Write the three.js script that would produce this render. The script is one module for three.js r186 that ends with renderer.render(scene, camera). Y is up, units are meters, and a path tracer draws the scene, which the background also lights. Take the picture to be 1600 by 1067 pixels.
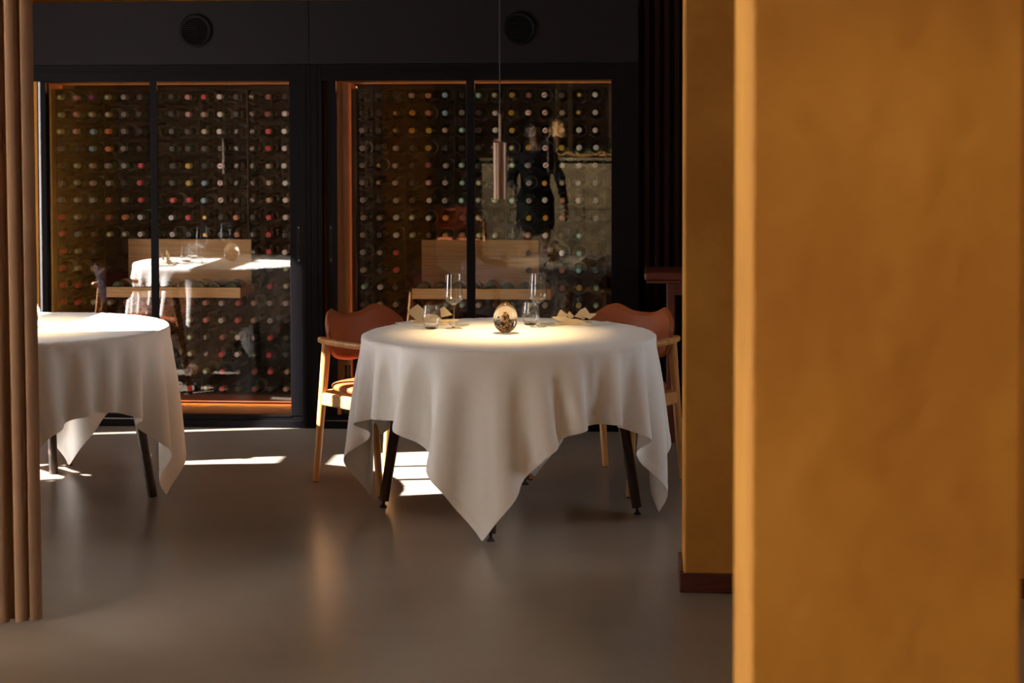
import * as THREE from 'three';
import { RoundedBoxGeometry } from 'three/addons/geometries/RoundedBoxGeometry.js';
import { mergeGeometries } from 'three/addons/utils/BufferGeometryUtils.js';
import { MarchingCubes } from 'three/addons/objects/MarchingCubes.js';
import { RectAreaLightUniformsLib } from 'three/addons/lights/RectAreaLightUniformsLib.js';

// ───────────────────────── camera, sky, sun, exposure ─────────────────────────
// Room axes: the glass front of the wine cellar is the plane z = 0, x runs along it, the room lies at z > 0.
const scene = new THREE.Scene();
const F = 2714.36;                                   // focal length in pixels of a 1600 x 1067 frame
const camera = new THREE.PerspectiveCamera(2 * Math.atan(533.5 / F) * 180 / Math.PI, 1600 / 1067, 0.05, 60);
camera.position.set(0.724, 1.6274, 9.216);
camera.rotation.order = 'YXZ';
camera.rotation.set(-0.036, 0.0784, -0.0022);
camera.setViewOffset(1600, 1067, 0, 238.35, 1600, 1067);   // shift lens: uprights stay upright
camera.focus = 7.35; camera.userData.fStop = 4.5;

const renderer = new THREE.WebGLRenderer({ antialias: true });
renderer.toneMapping = THREE.LinearToneMapping;
renderer.toneMappingExposure = 1.25;
renderer.shadowMap.enabled = true;
RectAreaLightUniformsLib.init();

scene.background = new THREE.Color().setRGB(6.6, 6.8, 7.0);
const SUN_DIR = new THREE.Vector3(0.971, -0.72, -0.238).normalize();     // the way sunlight travels
const sun = new THREE.DirectionalLight(new THREE.Color().setRGB(1.0, 0.96, 0.9), 48);
sun.position.copy(SUN_DIR).multiplyScalar(-14).add(new THREE.Vector3(-1.5, 0.8, 5));
sun.target.position.set(-1.5, 0.8, 5); sun.castShadow = true; sun.shadow.mapSize.set(4096, 4096);
Object.assign(sun.shadow.camera, { left: -9, right: 9, top: 7, bottom: -7, near: 1, far: 32 });
scene.add(sun, sun.target);

// ───────────────────────── helpers ─────────────────────────
function rng(seed) { let a = seed >>> 0; return () => { a = (a + 0x6D2B79F5) | 0; let t = Math.imul(a ^ (a >>> 15), 1 | a); t = (t + Math.imul(t ^ (t >>> 7), 61 | t)) ^ t; return ((t ^ (t >>> 14)) >>> 0) / 4294967296; }; }
const rnd = rng(71);
const jit = a => (rnd() * 2 - 1) * a;
const names = {};
function numbered(n) { const k = names[n] = (names[n] ?? -1) + 1; return k ? n + '_' + String(k).padStart(3, '0') : n; }
function shade(o) { o.castShadow = o.receiveShadow = true; return o; }
function tag(o, label, category, group) { o.userData.label = label; o.userData.category = category; if (group) o.userData.group = group; return o; }
function thing(name, label, category, [x, y, z] = [0, 0, 0], turn = 0, group) {
  const o = new THREE.Group(); o.name = numbered(name); o.position.set(x, y, z); o.rotation.y = turn; scene.add(o);
  return tag(o, label, category, group);
}
function part(name, g, m, parent) { const o = shade(new THREE.Mesh(g, m)); o.name = name; parent.add(o); return o; }
function single(name, g, m, label, category, group) { const o = shade(new THREE.Mesh(g, m)); o.name = numbered(name); scene.add(o); return tag(o, label, category, group); }
function struct(name, g, m, label) { const o = shade(new THREE.Mesh(g, m)); o.name = name; o.userData.kind = 'structure'; o.userData.label = label; o.userData.category = name.split('_')[0]; scene.add(o); return o; }
function structGroup(name, label) { const o = new THREE.Group(); o.name = name; o.userData.kind = 'structure'; o.userData.label = label; o.userData.category = name.split('_')[0]; scene.add(o); return o; }
function copyOf(root, pos, turn, label, group) {
  const r = root.clone(); r.name = numbered(root.name.replace(/_\d{3}$/, '')); r.position.set(...pos); r.rotation.y = turn; scene.add(r);
  r.userData = { ...root.userData }; return tag(r, label, root.userData.category, group);
}
function merge(list) { return mergeGeometries(list.map(g => { const q = g.index ? g.toNonIndexed() : g; for (const k of Object.keys(q.attributes)) if (!['position', 'normal', 'uv'].includes(k)) q.deleteAttribute(k); return q; })); }
function metreUV(g, s = 1) {                          // uv in metres from the dominant axis of each face
  const q = g.index ? g.toNonIndexed() : g, p = q.attributes.position, n = q.attributes.normal, uv = new Float32Array(p.count * 2);
  for (let i = 0; i < p.count; i++) {
    const ax = Math.abs(n.getX(i)), ay = Math.abs(n.getY(i)), az = Math.abs(n.getZ(i));
    const [a, b] = ay > ax && ay > az ? [p.getX(i), p.getZ(i)] : ax > az ? [p.getZ(i), p.getY(i)] : [p.getX(i), p.getY(i)];
    uv[2 * i] = a * s; uv[2 * i + 1] = b * s;
  }
  q.setAttribute('uv', new THREE.BufferAttribute(uv, 2)); return q;
}
function box(x0, x1, y0, y1, z0, z1, bevel = 0) {
  const w = x1 - x0, h = y1 - y0, d = z1 - z0;
  const g = bevel ? new RoundedBoxGeometry(w, h, d, 2, Math.min(bevel, w / 2.01, h / 2.01, d / 2.01)) : new THREE.BoxGeometry(w, h, d);
  g.translate((x0 + x1) / 2, (y0 + y1) / 2, (z0 + z1) / 2); return metreUV(g);
}
function rod(a, b, r0, r1 = r0, seg = 14) {           // tapered round bar from a to b
  const A = new THREE.Vector3(...a), B = new THREE.Vector3(...b), L = A.distanceTo(B);
  const g = new THREE.CylinderGeometry(r1, r0, L, seg, 1); g.translate(0, L / 2, 0);
  g.applyQuaternion(new THREE.Quaternion().setFromUnitVectors(new THREE.Vector3(0, 1, 0), B.clone().sub(A).normalize()));
  g.translate(A.x, A.y, A.z); return g;
}
const lathe = (pts, seg = 32) => new THREE.LatheGeometry(pts.map(p => new THREE.Vector2(p[0], p[1])), seg);
function surface(nu, nv, fn, closeU = false) {        // grid surface from fn(u, v) -> [x, y, z]
  const pos = [], uv = [], idx = [];
  for (let j = 0; j <= nv; j++) for (let i = 0; i <= nu; i++) { const p = fn(i / nu, j / nv); pos.push(p[0], p[1], p[2]); uv.push(i / nu, j / nv); }
  for (let j = 0; j < nv; j++) for (let i = 0; i < nu; i++) { const a = j * (nu + 1) + i, b = a + 1, c = a + nu + 1, d = c + 1; idx.push(a, b, d, a, d, c); }
  const g = new THREE.BufferGeometry();
  g.setAttribute('position', new THREE.Float32BufferAttribute(pos, 3)); g.setAttribute('uv', new THREE.Float32BufferAttribute(uv, 2));
  g.setIndex(idx); g.computeVertexNormals(); return g;
}

// ───────────────────────── procedural textures ─────────────────────────
function noiseField(seed, cells) {
  const r = rng(seed), t = new Float32Array(cells * cells); for (let i = 0; i < t.length; i++) t[i] = r();
  return (u, v) => {
    u = (u - Math.floor(u)) * cells; v = (v - Math.floor(v)) * cells;
    const i = Math.floor(u) % cells, j = Math.floor(v) % cells, a = u - Math.floor(u), b = v - Math.floor(v), i2 = (i + 1) % cells, j2 = (j + 1) % cells;
    const s = a * a * (3 - 2 * a), w = b * b * (3 - 2 * b);
    return (t[j * cells + i] * (1 - s) + t[j * cells + i2] * s) * (1 - w) + (t[j2 * cells + i] * (1 - s) + t[j2 * cells + i2] * s) * w;
  };
}
function fbm(seed, base, oct, gain = 0.5) {
  const f = []; for (let k = 0; k < oct; k++) f.push(noiseField(seed + k * 17, base << k));
  let n = 0, w = 1; for (let k = 0; k < oct; k++) { n += w; w *= gain; }
  return (u, v) => { let s = 0, g = 1; for (let k = 0; k < oct; k++) { s += g * f[k](u, v); g *= gain; } return s / n; };
}
function tex(w, h, fn, srgb, rep = [1, 1]) {
  const d = new Uint8Array(w * h * 4), dr = rng(w + h);
  for (let j = 0; j < h; j++) for (let i = 0; i < w; i++) {
    const c = fn(i / w, j / h), o = (j * w + i) * 4, q = dr() - 0.5 + 0.5;   // dithered, so that no contour lines show
    if (typeof c === 'number') d[o] = d[o + 1] = d[o + 2] = Math.max(0, Math.min(255, Math.floor(c * 255 + q))); else for (let k = 0; k < 3; k++) d[o + k] = Math.max(0, Math.min(255, Math.floor(c[k] + q)));
    d[o + 3] = 255;
  }
  const t = new THREE.DataTexture(d, w, h, THREE.RGBAFormat); t.wrapS = t.wrapT = THREE.RepeatWrapping; t.magFilter = THREE.LinearFilter; t.minFilter = THREE.LinearMipmapLinearFilter; t.generateMipmaps = true;
  if (srgb) t.colorSpace = THREE.SRGBColorSpace; t.repeat.set(...rep); t.needsUpdate = true; return t;
}
const mixc = (a, b, t) => [0, 1, 2].map(k => a[k] + (b[k] - a[k]) * t);
const std = o => new THREE.MeshStandardMaterial(o);
const phys = o => new THREE.MeshPhysicalMaterial(o);
const lin = (r, g, b) => new THREE.Color().setRGB(r, g, b);

// plaster
const pf = fbm(3, 6, 6, 0.55), pf2 = fbm(41, 3, 4), pf3 = fbm(90, 20, 3), pf4 = fbm(140, 5, 4, 0.6);
const plasterMap = tex(1024, 1024, (u, v) => { const n = pf(u, v), m = pf2(u * 2, v); return mixc([172, 116, 36], [204, 148, 58], Math.min(1, Math.max(0, (n - 0.3) * 1.4 + (m - 0.5) * 0.5 + (pf4(u * 2, v) - 0.5) * 0.3))); }, true, [0.6, 0.6]);
const plasterBump = tex(1024, 1024, (u, v) => pf(u, v) * 0.6 + pf4(u * 2, v) * 0.25 + pf3(u, v) * 0.15, false, [0.6, 0.6]);
const M = {};
M.ochre = std({ map: plasterMap, bumpMap: plasterBump, bumpScale: 0.022, roughness: 0.78 });
// polished concrete
const cf = fbm(7, 4, 5, 0.5), cf2 = fbm(77, 3, 4), cs = fbm(13, 2, 5, 0.5);
const concMap = tex(1024, 1024, (u, v) => { const n = cf(u, v), m = cf2(u, v), s = cs(u, v * 3); return mixc([116, 105, 93], [162, 150, 136], Math.min(1, Math.max(0, 0.5 + (n - 0.5) * 0.9 + (m - 0.5) * 0.9 + (s - 0.5) * 0.6))); }, true, [0.28, 0.28]);
M.concrete = std({ map: concMap, roughness: 0.28 });
// wood
function woodTex(c0, c1, seed, stretch) { const a = fbm(seed, 4, 4), b = fbm(seed + 9, 16, 3); return tex(256, 512, (u, v) => { const w = a(u, v / stretch), g = Math.abs(Math.sin((u * 9 + w * 7) * Math.PI)); return mixc(c0, c1, Math.min(1, g * 0.55 + b(u * 3, v / stretch) * 0.55)); }, true); }
const oakT = woodTex([168, 112, 58], [206, 152, 92], 21, 8), darkT = woodTex([38, 24, 17], [66, 44, 32], 33, 8), drawT = woodTex([176, 128, 70], [214, 170, 108], 55, 8), mahoT = woodTex([58, 22, 14], [92, 40, 24], 66, 8);
M.slat = phys({ color: lin(0.028, 0.011, 0.008), roughness: 0.6, specularIntensity: 0.25 });
M.oak = std({ map: oakT, roughness: 0.42 });
M.darkWood = std({ map: darkT, roughness: 0.45 });
const dw = drawT.clone(); dw.rotation = Math.PI / 2; dw.repeat.set(6, 1.2); dw.needsUpdate = true;
M.drawer = std({ map: dw, roughness: 0.5 });
const mw = mahoT.clone(); mw.rotation = Math.PI / 2; mw.repeat.set(5, 1.5); mw.needsUpdate = true;
M.mahogany = std({ map: mw, roughness: 0.4 });
// fabric and leather
const weave = tex(256, 256, (u, v) => 0.5 + 0.25 * Math.sin(u * 128 * Math.PI) + 0.25 * Math.sin(v * 128 * Math.PI), false, [14, 14]);
M.linen = phys({ color: lin(0.85, 0.83, 0.81), roughness: 0.86, sheen: 0.25, sheenRoughness: 0.6, sheenColor: lin(1, 1, 1), bumpMap: weave, bumpScale: 0.0002, side: THREE.DoubleSide });
M.napkin = std({ color: lin(0.76, 0.60, 0.36), roughness: 0.9, side: THREE.DoubleSide });
M.paper = std({ color: lin(0.78, 0.77, 0.74), roughness: 0.75 });
const lf = fbm(101, 24, 4, 0.6);
const leatherBump = tex(512, 512, (u, v) => lf(u, v), false, [2, 2]);
M.leather = phys({ color: lin(0.30, 0.075, 0.022), roughness: 0.5, bumpMap: leatherBump, bumpScale: 0.0012, specularIntensity: 0.5 });
const curF = fbm(120, 8, 4, 0.6);
const curtainMap = tex(512, 512, (u, v) => mixc([134, 102, 76], [170, 134, 104], Math.min(1, 0.35 + 0.5 * (0.5 + 0.5 * Math.sin(u * 512)) * 0.6 + (curF(u * 3, v) - 0.5) * 0.8)), true, [3, 1]);
M.curtain = std({ map: curtainMap, roughness: 0.95, side: THREE.DoubleSide });
// metals, glass, paint
M.blackMetal = phys({ color: lin(0.006, 0.005, 0.006), roughness: 0.42, specularIntensity: 0.12 });
M.blackPanel = phys({ color: lin(0.012, 0.010, 0.011), roughness: 0.55, specularIntensity: 0.2 });
M.steel = std({ color: lin(0.34, 0.34, 0.35), roughness: 0.3, metalness: 1 });
M.bronze = std({ color: lin(0.20, 0.122, 0.082), roughness: 0.42, metalness: 0.8 });
M.cable = std({ color: lin(0.01, 0.01, 0.01), roughness: 0.6 });
M.rubber = std({ color: lin(0.015, 0.015, 0.015), roughness: 0.7 });
M.pane = phys({ color: lin(1, 1, 1), roughness: 0, metalness: 0, transmission: 1, thickness: 0, ior: 2.1 });
M.windowPane = phys({ color: lin(1, 1, 1), roughness: 0, metalness: 0, transmission: 1, thickness: 0, ior: 1.5 });
M.glass = phys({ color: lin(0.97, 0.98, 0.98), roughness: 0, metalness: 0, transmission: 1, thickness: 0, ior: 1.65 });
M.solidGlass = phys({ color: lin(1, 1, 1), roughness: 0, metalness: 0, transmission: 1, thickness: 0.01, ior: 1.5 });
M.orbGlass = phys({ color: lin(1, 1, 1), roughness: 0, metalness: 0, transmission: 1, thickness: 0.05, ior: 1.5, attenuationColor: lin(1, 0.86, 0.62), attenuationDistance: 0.16 });
M.cognac = phys({ color: lin(0.21, 0.062, 0.017), roughness: 0.9, specularIntensity: 0.15 });
M.cognacDark = phys({ color: lin(0.14, 0.055, 0.025), roughness: 0.8, specularIntensity: 0.3 });
M.rack = phys({ color: lin(0.007, 0.006, 0.006), roughness: 0.5, specularIntensity: 0.1 });
M.bottleGlass = phys({ color: lin(0.016, 0.042, 0.016), roughness: 0.07, ior: 1.52 });
M.greenGlass = phys({ color: lin(0.016, 0.06, 0.018), roughness: 0.06, ior: 1.52 });
M.white = std({ color: lin(0.8, 0.79, 0.77), roughness: 0.8 });
M.ceiling = std({ color: lin(0.30, 0.24, 0.18), roughness: 0.9 });
M.blind = phys({ color: lin(0.90, 0.80, 0.70), roughness: 1, transmission: 0.28, thickness: 0, side: THREE.DoubleSide });
M.thinBlind = phys({ color: lin(0.95, 0.92, 0.86), roughness: 1, transmission: 0.85, thickness: 0, side: THREE.DoubleSide });
M.brownWall = std({ color: lin(0.16, 0.10, 0.06), roughness: 0.85 });

// ───────────────────────── the room shell ─────────────────────────
const XL = -3.4, XR = 3.0, ZF = 13.0, H = 3.0;
struct('floor', box(XL - 0.2, XR + 0.2, -0.15, 0, -1.3, ZF + 0.2), M.concrete, 'polished grey brown concrete floor with cloudy patches and soft reflections');
struct('ceiling', box(XL - 0.2, XR + 0.2, H, H + 0.15, -1.3, ZF + 0.2), M.ceiling, 'dim brown ceiling of the dining room');
{
  const z0 = 1.55, z1 = 2.45, y0 = 1.2, y1 = 2.2;        // a plain window in the shady side bay
  struct('wall_right', merge([box(XR, XR + 0.2, 0, H, -1.3, z0), box(XR, XR + 0.2, 0, y0, z0, z1), box(XR, XR + 0.2, y1, H, z0, z1), box(XR, XR + 0.2, 0, H, z1, ZF + 0.2)]), M.brownWall, 'dark brown side wall of the dining room');
  const w = structGroup('window_6', 'plain window in the side bay past the shaded wall end');
  part('window_frame', merge([box(XR + 0.07, XR + 0.13, y0, y0 + 0.03, z0, z1), box(XR + 0.07, XR + 0.13, y1 - 0.03, y1, z0, z1), box(XR + 0.07, XR + 0.13, y0, y1, z0, z0 + 0.03), box(XR + 0.07, XR + 0.13, y0, y1, z1 - 0.03, z1)]), M.blackMetal, w);
  const pg = new THREE.PlaneGeometry(z1 - z0 - 0.06, y1 - y0 - 0.06); pg.rotateY(-Math.PI / 2); pg.translate(XR + 0.1, (y0 + y1) / 2, (z0 + z1) / 2); part('pane', pg, M.windowPane, w);
}
struct('wall_front', box(XL, XR, 0, H, ZF, ZF + 0.2), M.brownWall, 'dark brown wall behind the stone bar');
const holes = [[0.50, 0.60, 0.05, 2.7], [1.35, 2.47, 0.25, 2.7], [4.05, 6.0, 0.2, 2.7], [6.45, 7.85, 0.15, 2.75], [9.0, 10.4, 1.85, 2.45]];   // z0, z1, y0, y1 of the openings in the side wall
{
  const g = []; let z = -1.3;
  for (const [z0, z1, y0, y1] of holes) { g.push(box(XL - 0.2, XL, 0, H, z, z0), box(XL - 0.2, XL, 0, y0, z0, z1), box(XL - 0.2, XL, y1, H, z0, z1)); z = z1; }
  g.push(box(XL - 0.2, XL, 0, H, z, ZF + 0.2));
  struct('wall_left', merge(g), M.ochre, 'ochre plastered side wall with tall sunny windows');
  holes.forEach(([z0, z1, y0, y1], i) => {
    const w = structGroup('window_' + (i + 1), ['narrow slit window close to the wine cellar', 'tall black framed window with a crossbar beside the sunlit table', 'wide window with a drawn cream blind just past the brown curtain', 'window with a thin bright blind facing the golden pillar', 'high black framed window near the lone leather armchair'][i]);
    const t = i ? 0.035 : 0.012, x0 = XL - 0.13, x1 = XL - 0.07;
    part('window_frame', merge([box(x0, x1, y0, y0 + t, z0, z1), box(x0, x1, y1 - t, y1, z0, z1), box(x0, x1, y0, y1, z0, z0 + t), box(x0, x1, y0, y1, z1 - t, z1)]), M.blackMetal, w);
    if (i === 1) part('crossbar', box(x0, x1, 1.82, 1.97, z0 + t, z1 - t), M.blackMetal, w);
    const pg = new THREE.PlaneGeometry(z1 - z0 - 2 * t, y1 - y0 - 2 * t); pg.rotateY(Math.PI / 2); pg.translate(XL - 0.1, (y0 + y1) / 2, (z0 + z1) / 2);
    part('pane', pg, M.windowPane, w);
    if (i === 2 || i === 3) { const bg = surface(80, 1, (u, v) => [XL - 0.045 + 0.008 * Math.sin(u * 150), y0 + 0.03 + v * (y1 - y0 - 0.05), z0 + 0.03 + u * (z1 - z0 - 0.06)]); part('blind', bg, i === 2 ? M.blind : M.thinBlind, w); }
  });
}
// back wall: plaster above and beside the cellar
struct('wall_jamb', box(XL, -2.592, 0, 1.876, -0.06, -0.012), M.ochre, 'narrow strip of ochre plaster beside the cellar door frame');
struct('wall_back', box(XL, XR, 0, H, -1.3, -1.12), M.ochre, 'ochre plastered back wall seen beside and above the wine cellar');
// short wall with baseboard beyond the pillar
function roundedPost(x0, x1, z0, z1, h, r) {
  const s = new THREE.Shape(); s.moveTo(x0 + r, -z0); s.lineTo(x1 - r, -z0); s.absarc(x1 - r, -z0 - r, r, Math.PI / 2, 0, true); s.lineTo(x1, -z1 + r); s.absarc(x1 - r, -z1 + r, r, 0, -Math.PI / 2, true);
  s.lineTo(x0 + r, -z1); s.absarc(x0 + r, -z1 + r, r, -Math.PI / 2, -Math.PI, true); s.lineTo(x0, -z0 - r); s.absarc(x0 + r, -z0 - r, r, Math.PI, Math.PI / 2, true);
  const g = new THREE.ExtrudeGeometry(s, { depth: h, bevelEnabled: false, curveSegments: 6, steps: 1 }); g.rotateX(-Math.PI / 2); return metreUV(g);
}
struct('wall_inner', roundedPost(0.847, XR, 2.885, 3.165, H, 0.012), M.ochre, 'shaded ochre wall end with dark baseboard beside the lamp-lit table');
struct('baseboard_inner', box(0.834, XR, 0, 0.068, 3.165, 3.181, 0.004), M.mahogany, 'dark red brown baseboard along the shaded ochre wall end');
struct('baseboard_return', box(0.832, 0.847, 0, 0.072, 2.885, 3.163, 0.004), M.mahogany, 'short baseboard return around the shaded wall corner');
struct('wall_pillar', roundedPost(0.859, 1.215, 6.47, 6.90, H, 0.007), M.ochre, 'square golden ochre plaster pillar with trowel marks and a bright edge');

struct('wall_column', roundedPost(-1.85, -1.08, 5.0, 5.42, H, 0.018), M.ochre, 'second ochre plaster pillar between the curtain and the golden pillar');

// ───────────────────────── wine cellar ─────────────────────────
const ZC = -0.58;                                     // plane of the bottle necks
const bays = [
  { x0: -2.58, x1: -1.20, post: [-1.964, -1.925], col0: -2.669, dx: 0.0940, row0: 1.800, dy: 0.0989, liningL: -2.735, rackL: -2.718, where: 'behind the sunlit table' },
  { x0: -0.951, x1: 0.528, post: [-0.243, -0.199], col0: -0.905, dx: 0.0951, row0: 1.804, dy: 0.0995, liningL: -0.985, rackL: -0.937, where: 'behind the lamp-lit table' },
];
const headerT = thing('cellar_header', 'dark grey panel with round vents above the glass wine cellar', 'panel', [0, 0, 0]);
part('panel', box(-2.9, -1.0875, 1.964, 2.303, -0.06, 0.012, 0.002), M.blackPanel, headerT);
part('panel', box(-1.0845, 0.67, 1.964, 2.303, -0.06, 0.012, 0.002), M.blackPanel, headerT);
part('top_board', box(-2.9, 0.67, 2.285, 2.300, -1.12, -0.06), M.blackPanel, headerT);
for (const vx of [-1.702, 0.043]) {
  const v = thing('air_vent', vx < -1 ? 'round black louvred vent in the panel above the sunlit table' : 'round black louvred vent in the panel above the lamp-lit table', 'vent', [vx, 2.145, 0.012]);
  const ring = lathe([[0.066, 0.0005], [0.088, 0.0005], [0.089, 0.010], [0.082, 0.017], [0.070, 0.013], [0.066, 0.006], [0.066, 0.0005]], 48); ring.rotateX(Math.PI / 2); part('ring', ring, M.blackMetal, v);
  const disc = new THREE.CylinderGeometry(0.068, 0.068, 0.003, 40); disc.rotateX(Math.PI / 2); disc.translate(0, 0, 0.002); part('back_plate', disc, M.rack, v);
  for (let k = -6; k <= 6; k++) { const y = k * 0.0098, w = Math.sqrt(0.067 ** 2 - y * y); const s = new THREE.BoxGeometry(2 * w, 0.0035, 0.008); s.rotateX(0.6); s.translate(0, y, 0.008); part('louvre', s, M.blackMetal, v); }
  part('rib', box(-0.002, 0.002, -0.066, 0.066, 0.009, 0.014), M.blackMetal, v);
}
bays.forEach((b, bi) => {
  const t = thing('cellar_bay', 'black framed cellar bay with sliding glass doors ' + b.where, 'wine cellar', [0, 0, 0]);
  const L = b.x0 - (bi ? 0.07 : 0.01), R = b.x1 + (bi ? 0.142 : 0.062);
  part('lintel', merge([box(L - (bi ? 0 : 0.3), R, 1.876, 1.963, -0.07, 0.0, 0.002), box(L, b.post[0] - 0.004, 1.922, 1.927, 0, 0.006)]), M.blackMetal, t);
  part('sill', merge([box(L, R, 0, 0.040, -0.07, 0.004, 0.002), box(L, R, 0.040, 0.066, -0.05, -0.004, 0.002)]), M.blackMetal, t);
  part('sill_trim', box(L + 0.01, b.post[0] - 0.006, 0.041, 0.045, -0.004, 0.0025), M.steel, t);
  // fixed jambs
  if (!bi) { part('jamb', box(-2.565, -2.540, 0.066, 1.876, -0.05, 0.0, 0.002), M.blackMetal, t); part('jamb_edge', box(-2.580, -2.5655, 0.066, 1.876, -0.03, 0.006, 0.003), M.steel, t); }
  if (bi) part('jamb', box(0.578, 0.67, 0.066, 1.876, -0.06, 0.004, 0.002), M.blackMetal, t);
  // two sliding doors
  const zs = [-0.034, -0.012], spans = [[b.x0 + (bi ? 0 : 0.04), b.post[0]], [b.post[1], b.x1]];
  spans.forEach(([a, c], k) => {
    const d = part('sliding_door', merge([
      box(k ? b.post[0] : a - (bi ? 0.052 : 0.002), k ? b.post[1] : a, 0.066, 1.876, zs[k] - 0.01, zs[k] + 0.01, 0.002),
      box(k ? c : b.post[0] - 0.004, k ? c + (bi ? 0.05 : 0.063) : b.post[0] + 0.012, 0.066, 1.876, zs[k] - 0.01, zs[k] + 0.01, 0.002),
      box(a, c, 1.873, 1.880, zs[k] - 0.01, zs[k] + 0.01), box(a, c, 0.060, 0.070, zs[k] - 0.01, zs[k] + 0.01)]), M.blackMetal, t);
    const pg = new THREE.PlaneGeometry(c - a, 1.79); pg.translate((a + c) / 2, 0.971, zs[k]); part('glass_pane', pg, M.pane, d);
    if ((bi === 0) === (k === 1)) {
      const hx = bi ? -0.981 : -1.152;
      part('pull_handle', merge([box(hx - 0.010, hx + 0.010, 0.895, 1.100, zs[k] + 0.01, zs[k] + 0.013, 0.001)]), M.blackPanel, d);
      part('pull_recess', box(hx - 0.004, hx + 0.004, 0.935, 1.000, zs[k] + 0.0125, zs[k] + 0.0138), M.rack, d);
      for (const y of [0.91, 1.085]) part('screw', rod([hx, y, zs[k] + 0.012], [hx, y, zs[k] + 0.0145], 0.0035), M.steel, d);
    }
  });
  // lined niche
  const nl = b.liningL - 0.02, nr = b.x1 + 0.06;
  part('lining', merge([box(nl - 0.02, nl + 0.02, 0.0, 1.90, -1.10, -0.07), box(nr, nr + 0.02, 0, 1.90, -1.10, -0.07), box(nl, nr, 1.878, 1.90, -1.10, -0.07), box(nl, nr, 0.0, 0.019, -1.10, -0.07)]), M.cognac, t);
  part('back_panel', box(nl, nr, 0.019, 1.882, -1.10, -1.06), M.rack, t);
  if (bi) part('lining_bead', box(nl + 0.02, nl + 0.028, 0.02, 1.88, -0.20, -0.194), M.cognac, t);
  part('fascia', box(b.rackL, b.x1 + 0.05, 0.040, 0.078, -0.66, -0.645, 0.003), M.cognacDark, t);
  // hidden light strips: above, below and beside the rack
  const strip = (x, y, z, w, h, rx, ry, power) => {
    const s = new THREE.RectAreaLight(lin(1, 0.40, 0.10), power, w, h); s.position.set(x, y, z); s.rotation.set(rx, ry, 0, 'YXZ'); scene.add(s);
  };
  const cx = (b.rackL + b.x1) / 2, cw = b.x1 - b.rackL;
  const led = std({ color: lin(0.9, 0.6, 0.3), emissive: lin(1, 0.55, 0.22), emissiveIntensity: 0.5, roughness: 0.6 });
  part('light_strip', box(b.rackL, b.x1, 1.8503, 1.8535, -0.86, -0.852), led, t); strip(cx, 1.858, -0.85, cw, 0.008, 0, Math.PI, 34);
  part('light_strip', box(b.rackL, b.x1, 0.030, 0.036, -0.69, -0.682), led, t); strip(cx, 0.033, -0.68, cw, 0.008, 0, Math.PI, 110);
  if (bi) { part('light_strip', box(b.rackL - 0.022, b.rackL - 0.014, 0.05, 1.86, -0.72, -0.714), led, t); strip(b.rackL - 0.018, 0.95, -0.712, 0.01, 1.8, 0, Math.PI, 40); }
});
// centre posts between and beside the bays
{
  const t = thing('cellar_post', 'black grooved post between the two wine cellar bays', 'post', [0, 0, 0]);
  part('post', box(-1.137, -1.022, 0, 1.963, -0.06, 0.004, 0.003), M.blackMetal, t);
  for (const x of [-1.11, -1.087, -1.05]) part('bead', box(x - 0.002, x + 0.002, 0, 1.963, 0.004, 0.007), M.blackMetal, t);
}
// racks: black scalloped shelves
const ROWS = 18, COLS = 15;
bays.forEach((b, bi) => {
  const t = thing('wine_rack', 'black scalloped wine rack filling the cellar bay ' + b.where, 'wine rack', [0, 0, 0]);
  const x0 = b.rackL, x1 = b.x1 + 0.05, n = 15 * 8;
  for (let r = 0; r < ROWS; r++) {
    const h = b.row0 - r * b.dy - 0.0405;
    const f = (x, top) => h - 0.004 + 0.010 * (1 - Math.cos((x - b.col0) / b.dx * 2 * Math.PI)) - (top ? 0 : 0.004);
    const g = merge([
      surface(n, 1, (u, v) => [x0 + (x1 - x0) * u, f(x0 + (x1 - x0) * u, true), -0.66 - 0.30 * v + 0.0]),
      surface(n, 1, (u, v) => [x0 + (x1 - x0) * u, f(x0 + (x1 - x0) * u, v > 0.5), -0.66])]);
    if (r < ROWS - 1 || bi < 2) part('shelf', g, M.rack, t);
  }
  for (let k = 0; k <= 5; k++) { const x = Math.min(x1 - 0.004, b.col0 + (k * 3 - 0.5) * b.dx); part('upright', box(x - 0.004, x + 0.004, 0.08, 1.85, -0.98, -0.68), M.rack, t); }
  part('top_board', box(x0, x1, 1.842, 1.850, -1.05, -0.66), M.rack, t);
});

// bottles ------------------------------------------------------------------
const bottleBody = lathe([[0, 0.006], [0.012, 0.004], [0.031, 0.0], [0.0365, 0.004], [0.0372, 0.02], [0.0372, 0.185], [0.034, 0.205], [0.024, 0.222], [0.0165, 0.236], [0.0148, 0.25], [0.0145, 0.288], [0.0, 0.289]], 18);
const capGeo = lathe([[0.0, 0.3002], [0.0138, 0.3002], [0.0156, 0.2985], [0.0158, 0.285], [0.0153, 0.25], [0.0156, 0.236]], 16);
const discGeo = lathe([[0, 0.3012], [0.0095, 0.3012], [0.0098, 0.3004]], 14);
const ringGeo = lathe([[0.0098, 0.3004], [0.0105, 0.3012], [0.0125, 0.3012], [0.0131, 0.3004]], 16);
const barGeo = new THREE.BoxGeometry(0.022, 0.001, 0.007); barGeo.translate(0, 0.3010, 0);
const labelGeo = lathe([[0.0374, 0.095], [0.0378, 0.096], [0.0378, 0.179], [0.0374, 0.18]], 20);
for (const g of [bottleBody, capGeo, discGeo, ringGeo, barGeo, labelGeo]) { g.translate(0, -0.30, 0); g.rotateX(Math.PI / 2); }
const cap = (c, r = 0.45, m = 0) => std({ color: c.multiplyScalar(1.3), roughness: r, metalness: m });
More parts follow.
